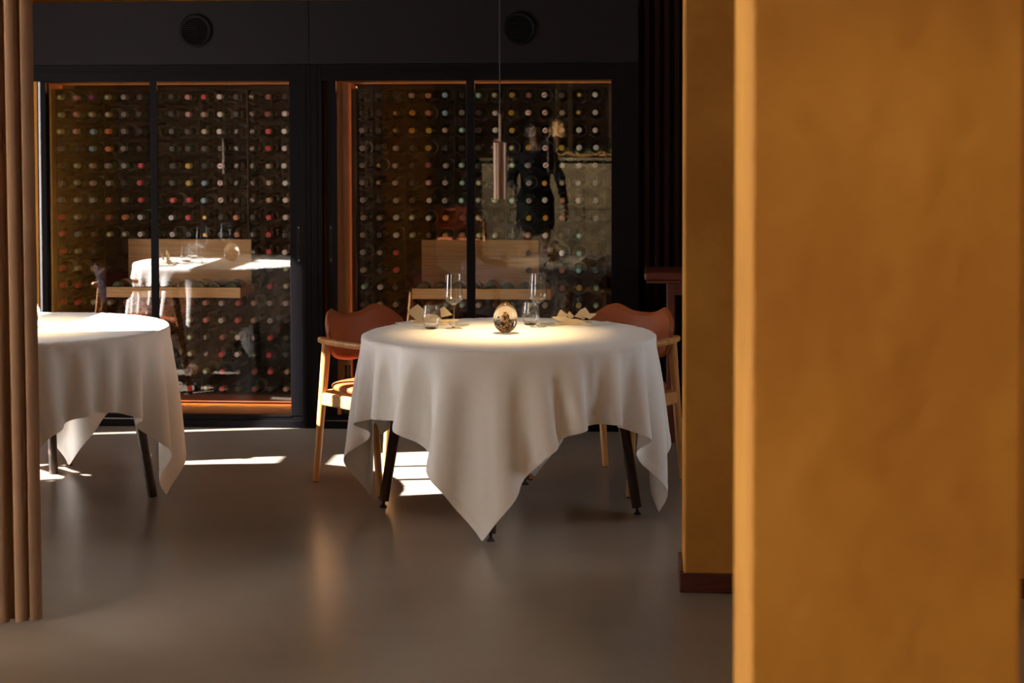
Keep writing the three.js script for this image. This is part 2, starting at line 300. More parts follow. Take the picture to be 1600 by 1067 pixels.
const C = {
  R: ['red', cap(lin(0.52, 0.03, 0.04)), cap(lin(0.60, 0.07, 0.07)), 'disc'],
  r: ['brick red', cap(lin(0.26, 0.07, 0.05)), cap(lin(0.32, 0.10, 0.08)), 'disc'],
  p: ['dusty pink', cap(lin(0.45, 0.20, 0.19)), cap(lin(0.60, 0.36, 0.34)), 'disc'],
  w: ['cream white', cap(lin(0.66, 0.63, 0.55)), cap(lin(0.50, 0.47, 0.40)), 'ring'],
  g: ['pale green', cap(lin(0.34, 0.27, 0.10)), cap(lin(0.50, 0.70, 0.52)), 'disc'],
  n: ['mint green', cap(lin(0.10, 0.42, 0.26)), cap(lin(0.50, 0.72, 0.60)), 'disc'],
  b: ['light blue', cap(lin(0.20, 0.38, 0.46)), cap(lin(0.34, 0.52, 0.58)), 'disc'],
  o: ['bright orange', cap(lin(0.66, 0.20, 0.06)), cap(lin(0.72, 0.28, 0.12)), 'disc'],
  O: ['amber', cap(lin(0.62, 0.30, 0.03)), cap(lin(0.50, 0.22, 0.02)), 'ring'],
  y: ['mustard yellow', cap(lin(0.48, 0.33, 0.03)), cap(lin(0.38, 0.26, 0.03)), 'ring'],
  s: ['silver grey', cap(lin(0.30, 0.29, 0.27), 0.4, 0.4), cap(lin(0.5, 0.49, 0.46), 0.35, 0.4), 'ring'],
  t: ['tan', cap(lin(0.36, 0.25, 0.15)), cap(lin(0.52, 0.41, 0.28)), 'disc'],
  c: ['coral', cap(lin(0.48, 0.17, 0.09)), cap(lin(0.56, 0.25, 0.15)), 'disc'],
  m: ['plum purple', cap(lin(0.20, 0.03, 0.13)), cap(lin(0.26, 0.05, 0.17)), 'disc'],
  S: ['red striped', cap(lin(0.70, 0.66, 0.60)), cap(lin(0.60, 0.05, 0.05)), 'bar'],
  u: ['grey barred', cap(lin(0.035, 0.033, 0.03)), cap(lin(0.52, 0.49, 0.40)), 'bar'],
  d: ['dark gold', cap(lin(0.05, 0.035, 0.01), 0.3, 0.5), cap(lin(0.70, 0.46, 0.12), 0.3, 0.8), 'disc'],
};
const labelMats = [std({ color: lin(0.62, 0.58, 0.48), roughness: 0.8 }), std({ color: lin(0.50, 0.42, 0.28), roughness: 0.8 }), std({ color: lin(0.70, 0.68, 0.62), roughness: 0.8 })];
const grids = [[            // one letter for each capsule as it shows, '.' for a dark one
  'gpmgs...pRw.ur.', 'gpggs...ptw.urw', 'gpbos....twuuRw', 's.bos......uuRw', 'sgtssR..y.SuutW', 'sgts.R..ybSuutw', 'sgsrgR.RRbSuutw', 'Rg.ros.sRd.c.Rw', 'Rs.ggs.s.d.cuR.',
  'Rg.#########uRw', 'Rgt#########..g', 'RR.#########uRg', 'RRwgr...rcsRtss', '........gcsRts.', '........gurwuR.', '........guRwuR.', '........#gR.rRt', '........RgR.r.t',
], [
  '...tcb.ngyrS.dw', '..dOcbs.wySStdw', 's.dOytn.wy.Stww', 's.t.y....gOSyww', 'sdt.rtn..gsSwws', 'sdt.psng..sOtws', 's.t.wsnggnswcws', 'stwgwO.g..yOc.s', 's.wg.Ocgg.tw.n.',
  'stR#######..wn.', 's.R#######..cn.', 'nw.#######..ryn', '.ws..nnw...w.yn', '..s............', '...............', '...............', '...............', '...............',
]];
const protos = {};
function bottleProto(code, lab) {
  const key = code + lab; if (protos[key]) return protos[key];
  const [, m1, m2, kind] = C[code], o = new THREE.Group();
  part('glass_body', bottleBody, M.bottleGlass, o);
  const c = part('capsule', capGeo, m1, o); part('capsule_mark', kind === 'disc' ? discGeo : kind === 'ring' ? ringGeo : barGeo, m2, c);
  if (lab >= 0) part('paper_label', labelGeo, labelMats[lab], o);
  return protos[key] = o;
}
const darkSpots = [], nth = 'first second third fourth fifth sixth seventh eighth ninth tenth eleventh twelfth thirteenth fourteenth fifteenth sixteenth seventeenth eighteenth'.split(' ');
bays.forEach((b, bi) => {
  const br = rng(500 + bi);
  for (let r = 0; r < ROWS; r++) for (let c = 0; c < COLS; c++) {
    let code = grids[bi][r][c]; const lab = br() < 0.34 ? Math.floor(br() * 3) : -1;
    const x = b.col0 + c * b.dx + (br() - 0.5) * 0.007, y = b.row0 - r * b.dy + (br() - 0.5) * 0.003, z = ZC - 0.004 - br() * 0.016, roll = br() * 6.28;
    if (code === '#') continue; if (code === 'W') code = 'w';
    if (code === '.') { darkSpots.push([x, y, z]); continue; }
    const o = bottleProto(code, lab).clone(); o.name = numbered('wine_bottle'); o.position.set(x, y, z); o.rotation.z = roll; scene.add(o);
    tag(o, `${C[code][0]} capped bottle, ${nth[r]} rack row, ${nth[c]} from window side, ${b.where}`, 'wine bottle', `${C[code][0]} capped bottles racked ${b.where}`);
  }
});
{
  const t = new THREE.Group(); t.name = 'dark_wine_bottles'; t.userData.kind = 'stuff'; tag(t, 'further wine bottles with charcoal capsules in both racks', 'wine bottles'); scene.add(t);
  for (const [n, g, m] of [['glass_body', bottleBody, M.bottleGlass], ['capsule', capGeo, cap(lin(0.045, 0.04, 0.038))]]) {
    const inst = shade(new THREE.InstancedMesh(g, m, darkSpots.length)); inst.name = n; inst.userData.kind = 'stuff'; t.add(inst);
    darkSpots.forEach(([x, y, z], i) => inst.setMatrixAt(i, new THREE.Matrix4().makeTranslation(x, y, z)));
  }
}
// display drawers with bottles lying base outwards
bays.forEach((b, bi) => {
  const dx0 = bi ? -0.578 : -2.303, dx1 = bi ? 0.19 : -1.540, z1 = -0.28, z0 = -0.64, n = 8;
  const t = thing('display_drawer', 'pale oak display drawer pulled out in the cellar bay ' + b.where, 'drawer', [0, 0, 0]);
  part('front', box(dx0, dx1, 0.676, 0.733, z1 - 0.016, z1, 0.002), M.drawer, t);
  part('side', box(dx0, dx0 + 0.014, 0.676, 0.722, z0, z1 - 0.016), M.drawer, t); part('side', box(dx1 - 0.014, dx1, 0.676, 0.722, z0, z1 - 0.016), M.drawer, t);
  part('base', box(dx0 + 0.014, dx1 - 0.014, 0.68, 0.690, z0, z1 - 0.016), M.drawer, t);
  const bx0 = bi ? -0.570 : -2.285, bx1 = bi ? 0.10 : -1.56;
  part('backboard', box(bx0, bx1, 0.70, 0.979, -0.655, -0.640, 0.002), M.drawer, t);
  for (let k = 0; k < n; k++) {
    const o = new THREE.Group(); o.name = numbered('wine_bottle'); scene.add(o);
    o.position.set(dx0 + 0.06 + k * (dx1 - dx0 - 0.12) / (n - 1), 0.7285, z1 - 0.023); o.rotation.y = Math.PI;
    const g1 = bottleBody.clone(); g1.translate(0, 0, 0.30); part('glass_body', g1, M.bottleGlass, o);
    const g2 = labelGeo.clone(); g2.translate(0, 0, 0.30); part('paper_label', g2, labelMats[k % 3], o);
    const g3 = capGeo.clone(); g3.translate(0, 0, 0.30); part('capsule', g3, C.w[1], o);
    tag(o, `bottle lying base outwards in oak drawer ${b.where}, ${nth[k]} from window side`, 'wine bottle', 'bottles in the display drawer ' + b.where);
  }
});
{
  const b = bays[0], o = thing('wrapped_bottle', 'bottle wrapped in crumpled pale paper low in the rack behind the sunlit table', 'bottle', [b.col0 + 8 * b.dx, b.row0 - 16 * b.dy + 0.004, ZC - 0.08]);
  const g = surface(28, 20, (u, v) => { const a = u * 2 * Math.PI, w = 0.033 + 0.012 * Math.sin(Math.PI * Math.min(1, v * 1.3)), k = w * (1 + 0.05 * Math.sin(a * 9 + v * 20)) * (v > 0.92 ? (1 - v) / 0.08 : 1); return [Math.cos(a) * k, Math.sin(a) * k, -0.16 + 0.17 * v]; }); part('paper_wrap', g, std({ color: lin(0.55, 0.47, 0.34), roughness: 0.85 }), o);
  part('paper_twist', surface(16, 6, (u, v) => { const a = u * 2 * Math.PI, k = 0.008 + 0.018 * v * (1 + 0.25 * Math.sin(a * 5)); return [Math.cos(a) * k - 0.01 * v, Math.sin(a) * k - 0.006 * v, 0.008 + 0.05 * v]; }), M.paper, o);
}
{ // loose bottles on the cellar floor
  const o = thing('green_bottle', 'clear green bottle standing low in the cellar behind the leather armchair', 'bottle', [-0.925, 0.019, -0.20]);
  const g = bottleBody.clone(); g.rotateX(-Math.PI / 2); g.translate(0, 0.30, 0); part('glass_body', g, M.greenGlass, o);
  const c = capGeo.clone(); c.rotateX(-Math.PI / 2); c.translate(0, 0.30, 0); part('capsule', c, C.d[1], o);
}

// ───────────────────────── dark corner right of the cellar ─────────────────────────
{
  const t = thing('slatted_panelling', 'dark red brown slatted wood panelling beside the wine cellar', 'panelling', [0, 0, 0]);
  part('backing', box(0.672, XR, 0, H, -0.50, -0.46), M.blackPanel, t);
  for (let k = 0; k < 40; k++) part('slat', box(0.70 + k * 0.055, 0.728 + k * 0.055, 0, H, -0.46, -0.43, 0.003), M.slat, t);
  const s = thing('console_table', 'dark mahogany console with thick top in the dark corner beside the cellar', 'console', [0, 0, 0]);
  part('top', box(0.704, 2.2, 0.838, 0.879, -0.05, 0.32, 0.012), M.mahogany, s); part('under_top', box(0.715, 2.19, 0.822, 0.836, -0.04, 0.31, 0.004), M.mahogany, s);
  part('frame', merge([box(0.82, 0.86, 0, 0.822, 0.25, 0.29, 0.004), box(0.86, 2.15, 0.76, 0.822, 0.26, 0.285), box(2.11, 2.15, 0, 0.76, 0.25, 0.29, 0.004), box(0.82, 0.86, 0, 0.822, -0.04, 0.0, 0.004), box(2.11, 2.15, 0, 0.822, -0.04, 0.0, 0.004)]), M.mahogany, s);
}

// ───────────────────────── tables and cloths ─────────────────────────
const TABLES = [{ x: 0.137, z: 1.933, turn: -0.055, glide: true, where: 'lamp-lit' }, { x: -1.993, z: 1.832, turn: 0.13, glide: false, where: 'sunlit' }];
const TOP = 0.750, TR = 0.612;
TABLES.forEach(T => {
  const t = thing('round_table', T.glide ? 'round table on dark splayed legs under the lamp-lit white cloth' : 'round table on dark splayed legs under the sunlit white cloth', 'table', [T.x, 0, T.z], T.turn);
  const top = lathe([[0, TOP - 0.028], [TR - 0.012, TOP - 0.028], [TR, TOP - 0.018], [TR, TOP - 0.008], [TR - 0.008, TOP], [0, TOP]], 64); part('tabletop', top, M.darkWood, t);
  part('apron', lathe([[0.40, TOP - 0.085], [0.42, TOP - 0.085], [0.42, TOP - 0.028], [0.40, TOP - 0.028], [0.40, TOP - 0.085]], 48), M.darkWood, t);
  for (let k = 0; k < 4; k++) {
    const a = k * Math.PI / 2, c = Math.cos(a), s = Math.sin(a), y0 = T.glide ? 0.030 : 0.0;
    const leg = part('leg', rod([c * (0.545 - y0 * 0.16), y0, s * (0.545 - y0 * 0.16)], [c * 0.428, TOP - 0.03, s * 0.428], 0.0205, 0.0262, 20), M.darkWood, t);
    if (T.glide) part('levelling_foot', merge([rod([c * 0.542, 0.010, s * 0.542], [c * 0.540, 0.034, s * 0.540], 0.006), rod([c * 0.543, 0, s * 0.543], [c * 0.542, 0.011, s * 0.542], 0.017, 0.010)]), M.rubber, leg);
  }
});
function simCloth(seed, N, half, top, R) {            // a square cloth let fall over a round top: position based dynamics
  const r = rng(seed), n = N * N, p = new Float32Array(n * 3), q = new Float32Array(n * 3), v = new Float32Array(n * 3), cell = 2 * half / (N - 1), c45 = Math.SQRT1_2;
  const ph = [0, 1, 2, 3].map(() => r() * 6.28);
  for (let j = 0; j < N; j++) for (let i = 0; i < N; i++) {
    const a = -half + i * cell, b = -half + j * cell, k = (j * N + i) * 3;
    p[k] = (a - b) * c45; p[k + 2] = (a + b) * c45; p[k + 1] = top + 0.004;
    const th = Math.atan2(p[k + 2], p[k]), rho = Math.hypot(p[k], p[k + 2]);
    if (rho > R) p[k + 1] += 0.10 * (rho - R) * (0.8 * Math.cos(8 * th + ph[0] * 0.25) + 0.5 * Math.sin(th * 12 + ph[1]) + 0.4 * Math.sin(th * 5 + ph[2]) + 0.3 * Math.sin(th * 3 + ph[3])) + (r() - 0.5) * 0.001;
  }
  const A = [], B = [], Lc = [], K = [];
  const add = (i, j, i2, j2, k, rest) => { if (i2 < 0 || i2 >= N || j2 < 0 || j2 >= N) return; A.push((j * N + i) * 3); B.push((j2 * N + i2) * 3); Lc.push(rest * cell); K.push(k); };
  for (let j = 0; j < N; j++) for (let i = 0; i < N; i++) {
    add(i, j, i + 1, j, 0.5, 1); add(i, j, i, j + 1, 0.5, 1);
    add(i, j, i + 1, j + 1, 0.05, Math.SQRT2); add(i, j, i - 1, j + 1, 0.05, Math.SQRT2);
    add(i, j, i + 2, j, 0.007, 2); add(i, j, i, j + 2, 0.007, 2); add(i, j, i + 2, j + 2, 0.007, 2 * Math.SQRT2); add(i, j, i - 2, j + 2, 0.007, 2 * Math.SQRT2);
  }
  const m = A.length, a_ = Int32Array.from(A), b_ = Int32Array.from(B), l_ = Float32Array.from(Lc), k_ = Float32Array.from(K);
  const dt = 1 / 190, STEPS = 460, ITERS = 8, RE = 0.014;
  for (let s = 0; s < STEPS; s++) {
    const damp = s < 200 ? 0.99 : 0.97;
    for (let k = 0; k < n * 3; k += 3) { q[k] = p[k]; q[k + 1] = p[k + 1]; q[k + 2] = p[k + 2]; v[k + 1] -= 9.8 * dt; v[k] *= damp; v[k + 1] *= damp; v[k + 2] *= damp; p[k] += v[k] * dt; p[k + 1] += v[k + 1] * dt; p[k + 2] += v[k + 2] * dt; }
    for (let it = 0; it < ITERS; it++) {
      for (let c = 0; c < m; c++) {
        const i = a_[c], j = b_[c], dx = p[j] - p[i], dy = p[j + 1] - p[i + 1], dz = p[j + 2] - p[i + 2], d = Math.sqrt(dx * dx + dy * dy + dz * dz) + 1e-9;
        const f = k_[c] * (d - l_[c]) / d; p[i] += dx * f; p[i + 1] += dy * f; p[i + 2] += dz * f; p[j] -= dx * f; p[j + 1] -= dy * f; p[j + 2] -= dz * f;
      }
      for (let k = 0; k < n * 3; k += 3) {              // the table: a drum with a rounded rim
        const rho = Math.sqrt(p[k] * p[k] + p[k + 2] * p[k + 2]), y = p[k + 1];
        if (rho < R - RE && y > top - 0.04) { if (y < top) { p[k + 1] = top; p[k] += (q[k] - p[k]) * 0.9; p[k + 2] += (q[k + 2] - p[k + 2]) * 0.9; } }
        else if (y > top - RE) { const e = rho - (R - RE), h = y - (top - RE), d = Math.sqrt(e * e + h * h); if (d < RE && d > 1e-6) { const f = RE / d, nr = R - RE + e * f; p[k] *= nr / rho; p[k + 2] *= nr / rho; p[k + 1] = top - RE + h * f; } }
        else if (rho < R - Math.min(0.03, (top - RE - y) * 0.12)) { const f = (R - Math.min(0.03, (top - RE - y) * 0.12)) / rho; p[k] *= f; p[k + 2] *= f; }
        if (p[k + 1] < 0.012) p[k + 1] = 0.012;
      }
    }
    for (let k = 0; k < n * 3; k++) v[k] = (p[k] - q[k]) / dt;
  }
  return p;
}
function clothGeometry(p, N, top, R) {
  const M2 = (N - 1) * 2 + 1, P = (i, j) => { i = Math.max(0, Math.min(N - 1, i)); j = Math.max(0, Math.min(N - 1, j)); return (j * N + i) * 3; };
  const sm = Float32Array.from(p);                      // a little smoothing of the hanging part
  for (let it = 0; it < 1; it++) { const o = Float32Array.from(sm); for (let j = 0; j < N; j++) for (let i = 0; i < N; i++) { const k = P(i, j); if (o[k + 1] > top - 0.05) continue; const nb = i === 0 || i === N - 1 ? (j === 0 || j === N - 1 ? [] : [P(i, j - 1), P(i, j + 1)]) : j === 0 || j === N - 1 ? [P(i - 1, j), P(i + 1, j)] : [P(i - 1, j), P(i + 1, j), P(i, j - 1), P(i, j + 1)]; for (let c = 0; c < 3; c++) { let s = 0; for (const b of nb) s += o[b + c]; if (nb.length) sm[k + c] = o[k + c] * 0.5 + 0.5 * s / nb.length; } } }
  const cr = (a, b, c, d) => (-a + 9 * b + 9 * c - d) / 16;
  const mid = new Float32Array(M2 * N * 3), out = new Float32Array(M2 * M2 * 3);
  for (let j = 0; j < N; j++) for (let i = 0; i < M2; i++) for (let c = 0; c < 3; c++) mid[(j * M2 + i) * 3 + c] = i % 2 === 0 ? sm[P(i / 2, j) + c] : cr(sm[P((i - 3) / 2, j) + c], sm[P((i - 1) / 2, j) + c], sm[P((i + 1) / 2, j) + c], sm[P((i + 3) / 2, j) + c]);
  const Q = (i, j) => (Math.max(0, Math.min(N - 1, j)) * M2 + i) * 3;
  for (let j = 0; j < M2; j++) for (let i = 0; i < M2; i++) for (let c = 0; c < 3; c++) out[(j * M2 + i) * 3 + c] = j % 2 === 0 ? mid[Q(i, j / 2) + c] : cr(mid[Q(i, (j - 3) / 2) + c], mid[Q(i, (j - 1) / 2) + c], mid[Q(i, (j + 1) / 2) + c], mid[Q(i, (j + 3) / 2) + c]);
  for (let k = 0; k < out.length; k += 3) { const rho = Math.hypot(out[k], out[k + 2]); if (rho < R - 0.012) { if (out[k + 1] > top - 0.04) out[k + 1] = Math.max(out[k + 1], top); } else if (out[k + 1] < top - 0.004 && out[k + 1] > top - 0.05 && rho < R) { out[k] *= R / rho; out[k + 2] *= R / rho; } }
  const g = surface(M2 - 1, M2 - 1, (u, v) => { const k = (Math.round(v * (M2 - 1)) * M2 + Math.round(u * (M2 - 1))) * 3; return [out[k], out[k + 1], out[k + 2]]; });
  // hem: a second layer along the border, on both faces
  const nrm = g.attributes.normal.array, hw = 3, hem = [];
  const strip = (fix, vary) => { for (const sgn of [1, -1]) hem.push(surface(M2 - 1, hw, (u, v) => { const a = Math.round(u * (M2 - 1)), b = Math.round(v * hw), [i, j] = vary(a, b), k = (j * M2 + i) * 3, e = sgn * (b === 0 || b === hw ? 0.0003 : 0.0012); return [out[k] + nrm[k] * e, out[k + 1] + nrm[k + 1] * e, out[k + 2] + nrm[k + 2] * e]; })); };
  strip(0, (a, b) => [a, b]); strip(0, (a, b) => [a, M2 - 1 - b]); strip(0, (a, b) => [b, a]); strip(0, (a, b) => [M2 - 1 - b, a]);
  return [g, merge(hem)];
}
TABLES.forEach((T, i) => {
  const N = 84, p = simCloth(11 + i * 8, N, 0.908, TOP + 0.005, TR + 0.010), [g, hem] = clothGeometry(p, N, TOP + 0.0045, TR + 0.008);
  const t = thing('tablecloth', i ? 'square white linen tablecloth flooded with sunlight' : 'square white linen tablecloth warmly lit by the pendant lamp', 'tablecloth', [T.x, 0, T.z], i ? 0.05 : -0.095);
  part('cloth', g, M.linen, t); part('hem', hem, M.linen, t);
});
const CT = TOP + 0.0062;                              // surface of the cloth

// ───────────────────────── table settings ─────────────────────────
const bowlGeo = lathe([[0.012, 0.105], [0.026, 0.114], [0.0375, 0.126], [0.0395, 0.134], [0.0385, 0.150], [0.0355, 0.195], [0.0335, 0.234], [0.0330, 0.2348], [0.0325, 0.234], [0.0345, 0.195], [0.0374, 0.150], [0.0383, 0.135], [0.0362, 0.1275], [0.025, 0.1158], [0.012, 0.1092]], 40);
const stemGeo = lathe([[0, 0.003], [0.008, 0.006], [0.0042, 0.012], [0.0036, 0.03], [0.0036, 0.085], [0.0048, 0.098], [0.0122, 0.1052], [0.0122, 0.109], [0, 0.1075]], 24);
const footGeo = lathe([[0, 0.0], [0.036, 0.0], [0.0375, 0.0015], [0.03, 0.0035], [0.008, 0.006], [0, 0.006]], 36);
const tumblerWall = lathe([[0.0345, 0.019], [0.0385, 0.038], [0.0385, 0.055], [0.0345, 0.085], [0.0320, 0.1005], [0.0314, 0.101], [0.0308, 0.1005], [0.0332, 0.085], [0.0370, 0.055], [0.0370, 0.038], [0.0328, 0.020]], 36);
const tumblerBase = lathe([[0, 0.0], [0.022, 0.0], [0.027, 0.003], [0.0345, 0.019], [0.0328, 0.020], [0.024, 0.0135], [0, 0.0125]], 36);
const eggPts = []; for (let k = 0; k <= 30; k++) { const a = k / 30 * Math.PI, y = 0.0675 - 0.0665 * Math.cos(a), r = 0.0515 * Math.sin(a) * (1 + 0.15 * Math.cos(a)) ; eggPts.push([Math.max(0, r), Math.max(0.0008, y)]); }
eggPts[0][0] = 0; for (const e of eggPts) if (e[1] < 0.006) { e[1] = 0.0006; }
const eggGeo = lathe(eggPts, 40);
const goldM = std({ color: lin(0.72, 0.42, 0.14), roughness: 0.3, metalness: 0.6 }), goldDark = std({ color: lin(0.10, 0.055, 0.025), roughness: 0.4, metalness: 0.5 });
function orb(pos, label) {
  const t = thing('glass_egg', label, 'ornament', pos);
  part('glass_shell', eggGeo, M.orbGlass, t);
  const r = rng(9), gs = [], gd = [];
  for (let k = 0; k < 190; k++) { const h = Math.pow(r(), 1.3), a = r() * 6.283, rad = (0.027 * (1 - h) + 0.005) * Math.sqrt(r()), s = new THREE.IcosahedronGeometry(0.0014 + r() * 0.0026, 0); s.translate(Math.cos(a) * rad, 0.012 + h * 0.072, Math.sin(a) * rad); (r() < 0.62 ? gs : gd).push(s); }
  const b1 = part('gold_flecks', merge(gs), goldM, t), b2 = part('dark_flecks', merge(gd), goldDark, t); b1.userData.kind = b2.userData.kind = 'stuff';
  return t;
}
// napkin: folded linen, each flap [outline points in centimetres, depth offset, lean]
const flaps = [
  [[[[-10.9, 4.6], [-6.2, 8.1], [-3.5, 5.8], [-3.9, 1.2], [-7.0, 1.4]], 0.0, -0.25], [[[3.8, 6.1], [5.5, 7.2], [9.3, 3.4], [4.3, 2.3]], -0.005, -0.3], [[[4.1, 2.0], [12.6, 2.3], [12.1, 1.5], [6.4, 0.5], [4.0, 0.9]], 0.03, -0.9], [[[-7.4, 0.4], [-5.0, 3.4], [-1.0, 4.2], [3.0, 3.4], [6.0, 0.4]], 0.012, -0.5]],
  [[[[-9.9, 2.9], [-7.0, 2.9], [-3.2, 2.9], [0.2, 0.8], [-5.9, 0.8]], 0.022, -0.55], [[[-7.5, 2.6], [-6.1, 5.3], [-5.5, 5.5], [-2.8, 3.3], [-3.6, 1.2]], -0.004, -0.2], [[[-3.0, 3.4], [-2.0, 5.0], [0.2, 2.7], [-1.7, 1.2]], 0.004, -0.3], [[[0.2, 2.5], [2.8, 5.5], [5.1, 6.5], [7.0, 3.8], [4.4, 1.2]], -0.010, -0.2], [[[4.4, 2.9], [7.2, 4.2], [9.9, 4.3], [9.7, 3.6], [7.0, 1.6]], 0.0, -0.5], [[[-5.9, 0.3], [-1.7, 2.2], [1.8, 2.2], [5.5, 0.3]], 0.035, -0.7]],
].map(set => set.map(([pts, dz, lean]) => {
  const g = new THREE.ExtrudeGeometry(new THREE.Shape(pts.map(p => new THREE.Vector2(p[0] / 100, p[1] / 100))), { depth: 0.002, bevelEnabled: true, bevelSize: 0.0006, bevelThickness: 0.0006, bevelSegments: 1 });
  g.rotateX(lean); g.translate(0, 0.004, dz); return metreUV(g);
}));
const settings = [
  { T: TABLES[0], wine: [[-0.113, 1.790], [0.246, 1.704]], water: [[-0.209, 1.802], [0.209, 1.633]], egg: [0.123, 1.933], nap: [[-0.235, 1.60], [0.395, 1.56]], where: 'lamp-lit' },
  { T: TABLES[1], wine: [[-2.118, 1.641], [-2.085, 2.128]], water: [[-2.254, 1.775], [-2.29, 2.06]], egg: [-1.975, 1.845], nap: [[-2.33, 1.60], [-2.26, 2.27]], where: 'sunlit' },
];
let wineProto, waterProto;
settings.forEach((S, si) => {
  orb([S.egg[0], CT, S.egg[1]], `egg shaped glass ornament with gold flecks on the ${S.where} table`);
  S.wine.forEach(([x, z], k) => {
    const lb = `stemmed wine glass on the ${S.where} table, ` + (si ? (k ? 'on the side near the brown curtain' : 'on the side near the wine cellar') : (k ? 'between tumbler and folded napkin' : 'beside the tumbler on the window side'));
    if (!wineProto) { wineProto = thing('wine_glass', lb, 'wine glass', [x, CT, z], 0, 'stemmed wine glasses'); part('bowl', bowlGeo, M.glass, wineProto); part('stem', stemGeo, M.solidGlass, wineProto); part('foot', footGeo, M.glass, wineProto); } else copyOf(wineProto, [x, CT, z], 0, lb, 'stemmed wine glasses');
  });
  S.water.forEach(([x, z], k) => {
    const lb = `stemless tumbler on the ${S.where} table, ` + (si ? (k ? 'on the side near the brown curtain' : 'on the side near the wine cellar') : (k ? 'just behind the glass egg' : 'in front of a folded napkin'));
    if (!waterProto) { waterProto = thing('water_tumbler', lb, 'tumbler', [x, CT, z], 0, 'water tumblers'); part('tumbler_wall', tumblerWall, M.glass, waterProto); part('thick_base', tumblerBase, M.solidGlass, waterProto); } else copyOf(waterProto, [x, CT, z], 0, lb, 'water tumblers');
  });
  S.nap.forEach(([x, z], k) => {
    const side = si ? (k ? 'near the brown curtain' : 'near the wine cellar') : (k ? 'near the shaded wall end' : 'on its window side');
    const t = thing('folded_napkin', `pointed cream linen napkin on the ${S.where} table, ${side}`, 'napkin', [x, CT, z], si ? 1.5 : 0, 'folded napkins');
    part('base_fold', box(-0.080, 0.080, 0.0, 0.006, -0.045, 0.055, 0.002), M.napkin, t);
    for (const g of flaps[k]) part('folded_flap', g, M.napkin, t);
    const p = single('table_card', box(-0.05, 0.05, 0, 0.004, -0.075, 0.075, 0.0015), M.paper, `white folded card on the ${S.where} table, ${side}`, 'card', 'white cards beside the napkins');
    p.position.set(x + (si ? 0 : k ? 0.105 : -0.07), CT, z + (si ? (k ? 0.12 : -0.13) : 0.02)); p.rotation.y = k ? -1.1 : 0.9;
    const d = single('glass_dish', lathe([[0, 0], [0.038, 0], [0.046, 0.006], [0.0455, 0.0075], [0.0375, 0.003], [0, 0.0028]], 28), M.glass, `small flat glass dish on the ${S.where} table, ${side}`, 'dish', 'small glass dishes');
    d.position.set(x + (si ? 0.13 : k ? -0.10 : 0.135), CT, z + (si ? -0.02 : k ? 0.075 : 0.09));
  });
});

// ───────────────────────── pendant lamps ─────────────────────────
[[0.101, 1.93, 'lamp-lit'], [-1.998, 1.83, 'sunlit']].forEach(([x, z, w]) => {
  const t = thing('pendant_lamp', `slim bronze tube pendant lamp hanging over the ${w} table`, 'lamp', [x, 0, z]);
  part('tube', lathe([[0.024, 1.335], [0.0265, 1.32], [0.0288, 1.3195], [0.0295, 1.322], [0.0295, 1.558], [0.0285, 1.561], [0.006, 1.562]], 36), M.bronze, t);
  part('rod', rod([0, 1.56, 0], [0, 1.68, 0], 0.0055), M.bronze, t);
  part('cable', rod([0, 1.68, 0], [0, H, 0], 0.0024, 0.0024, 8), M.cable, t);
  part('ceiling_cup', lathe([[0, H - 0.03], [0.045, H - 0.03], [0.05, H - 0.025], [0.05, H - 0.001], [0, H - 0.001]], 28), M.cable, t);
  const e = new THREE.CylinderGeometry(0.022, 0.022, 0.004, 24); e.translate(0, 1.337, 0);
  part('bulb', e, std({ color: lin(1, 0.9, 0.75), emissive: lin(1, 0.72, 0.38), emissiveIntensity: 6, roughness: 0.5 }), t);
  const s = new THREE.SpotLight(lin(1, 0.66, 0.30), 2.8, 0, 0.80, 1, 2); s.position.set(x, 1.317, z); s.target.position.set(x, 0, z); s.castShadow = true; s.shadow.radius = 0.8; scene.add(s, s.target);
});

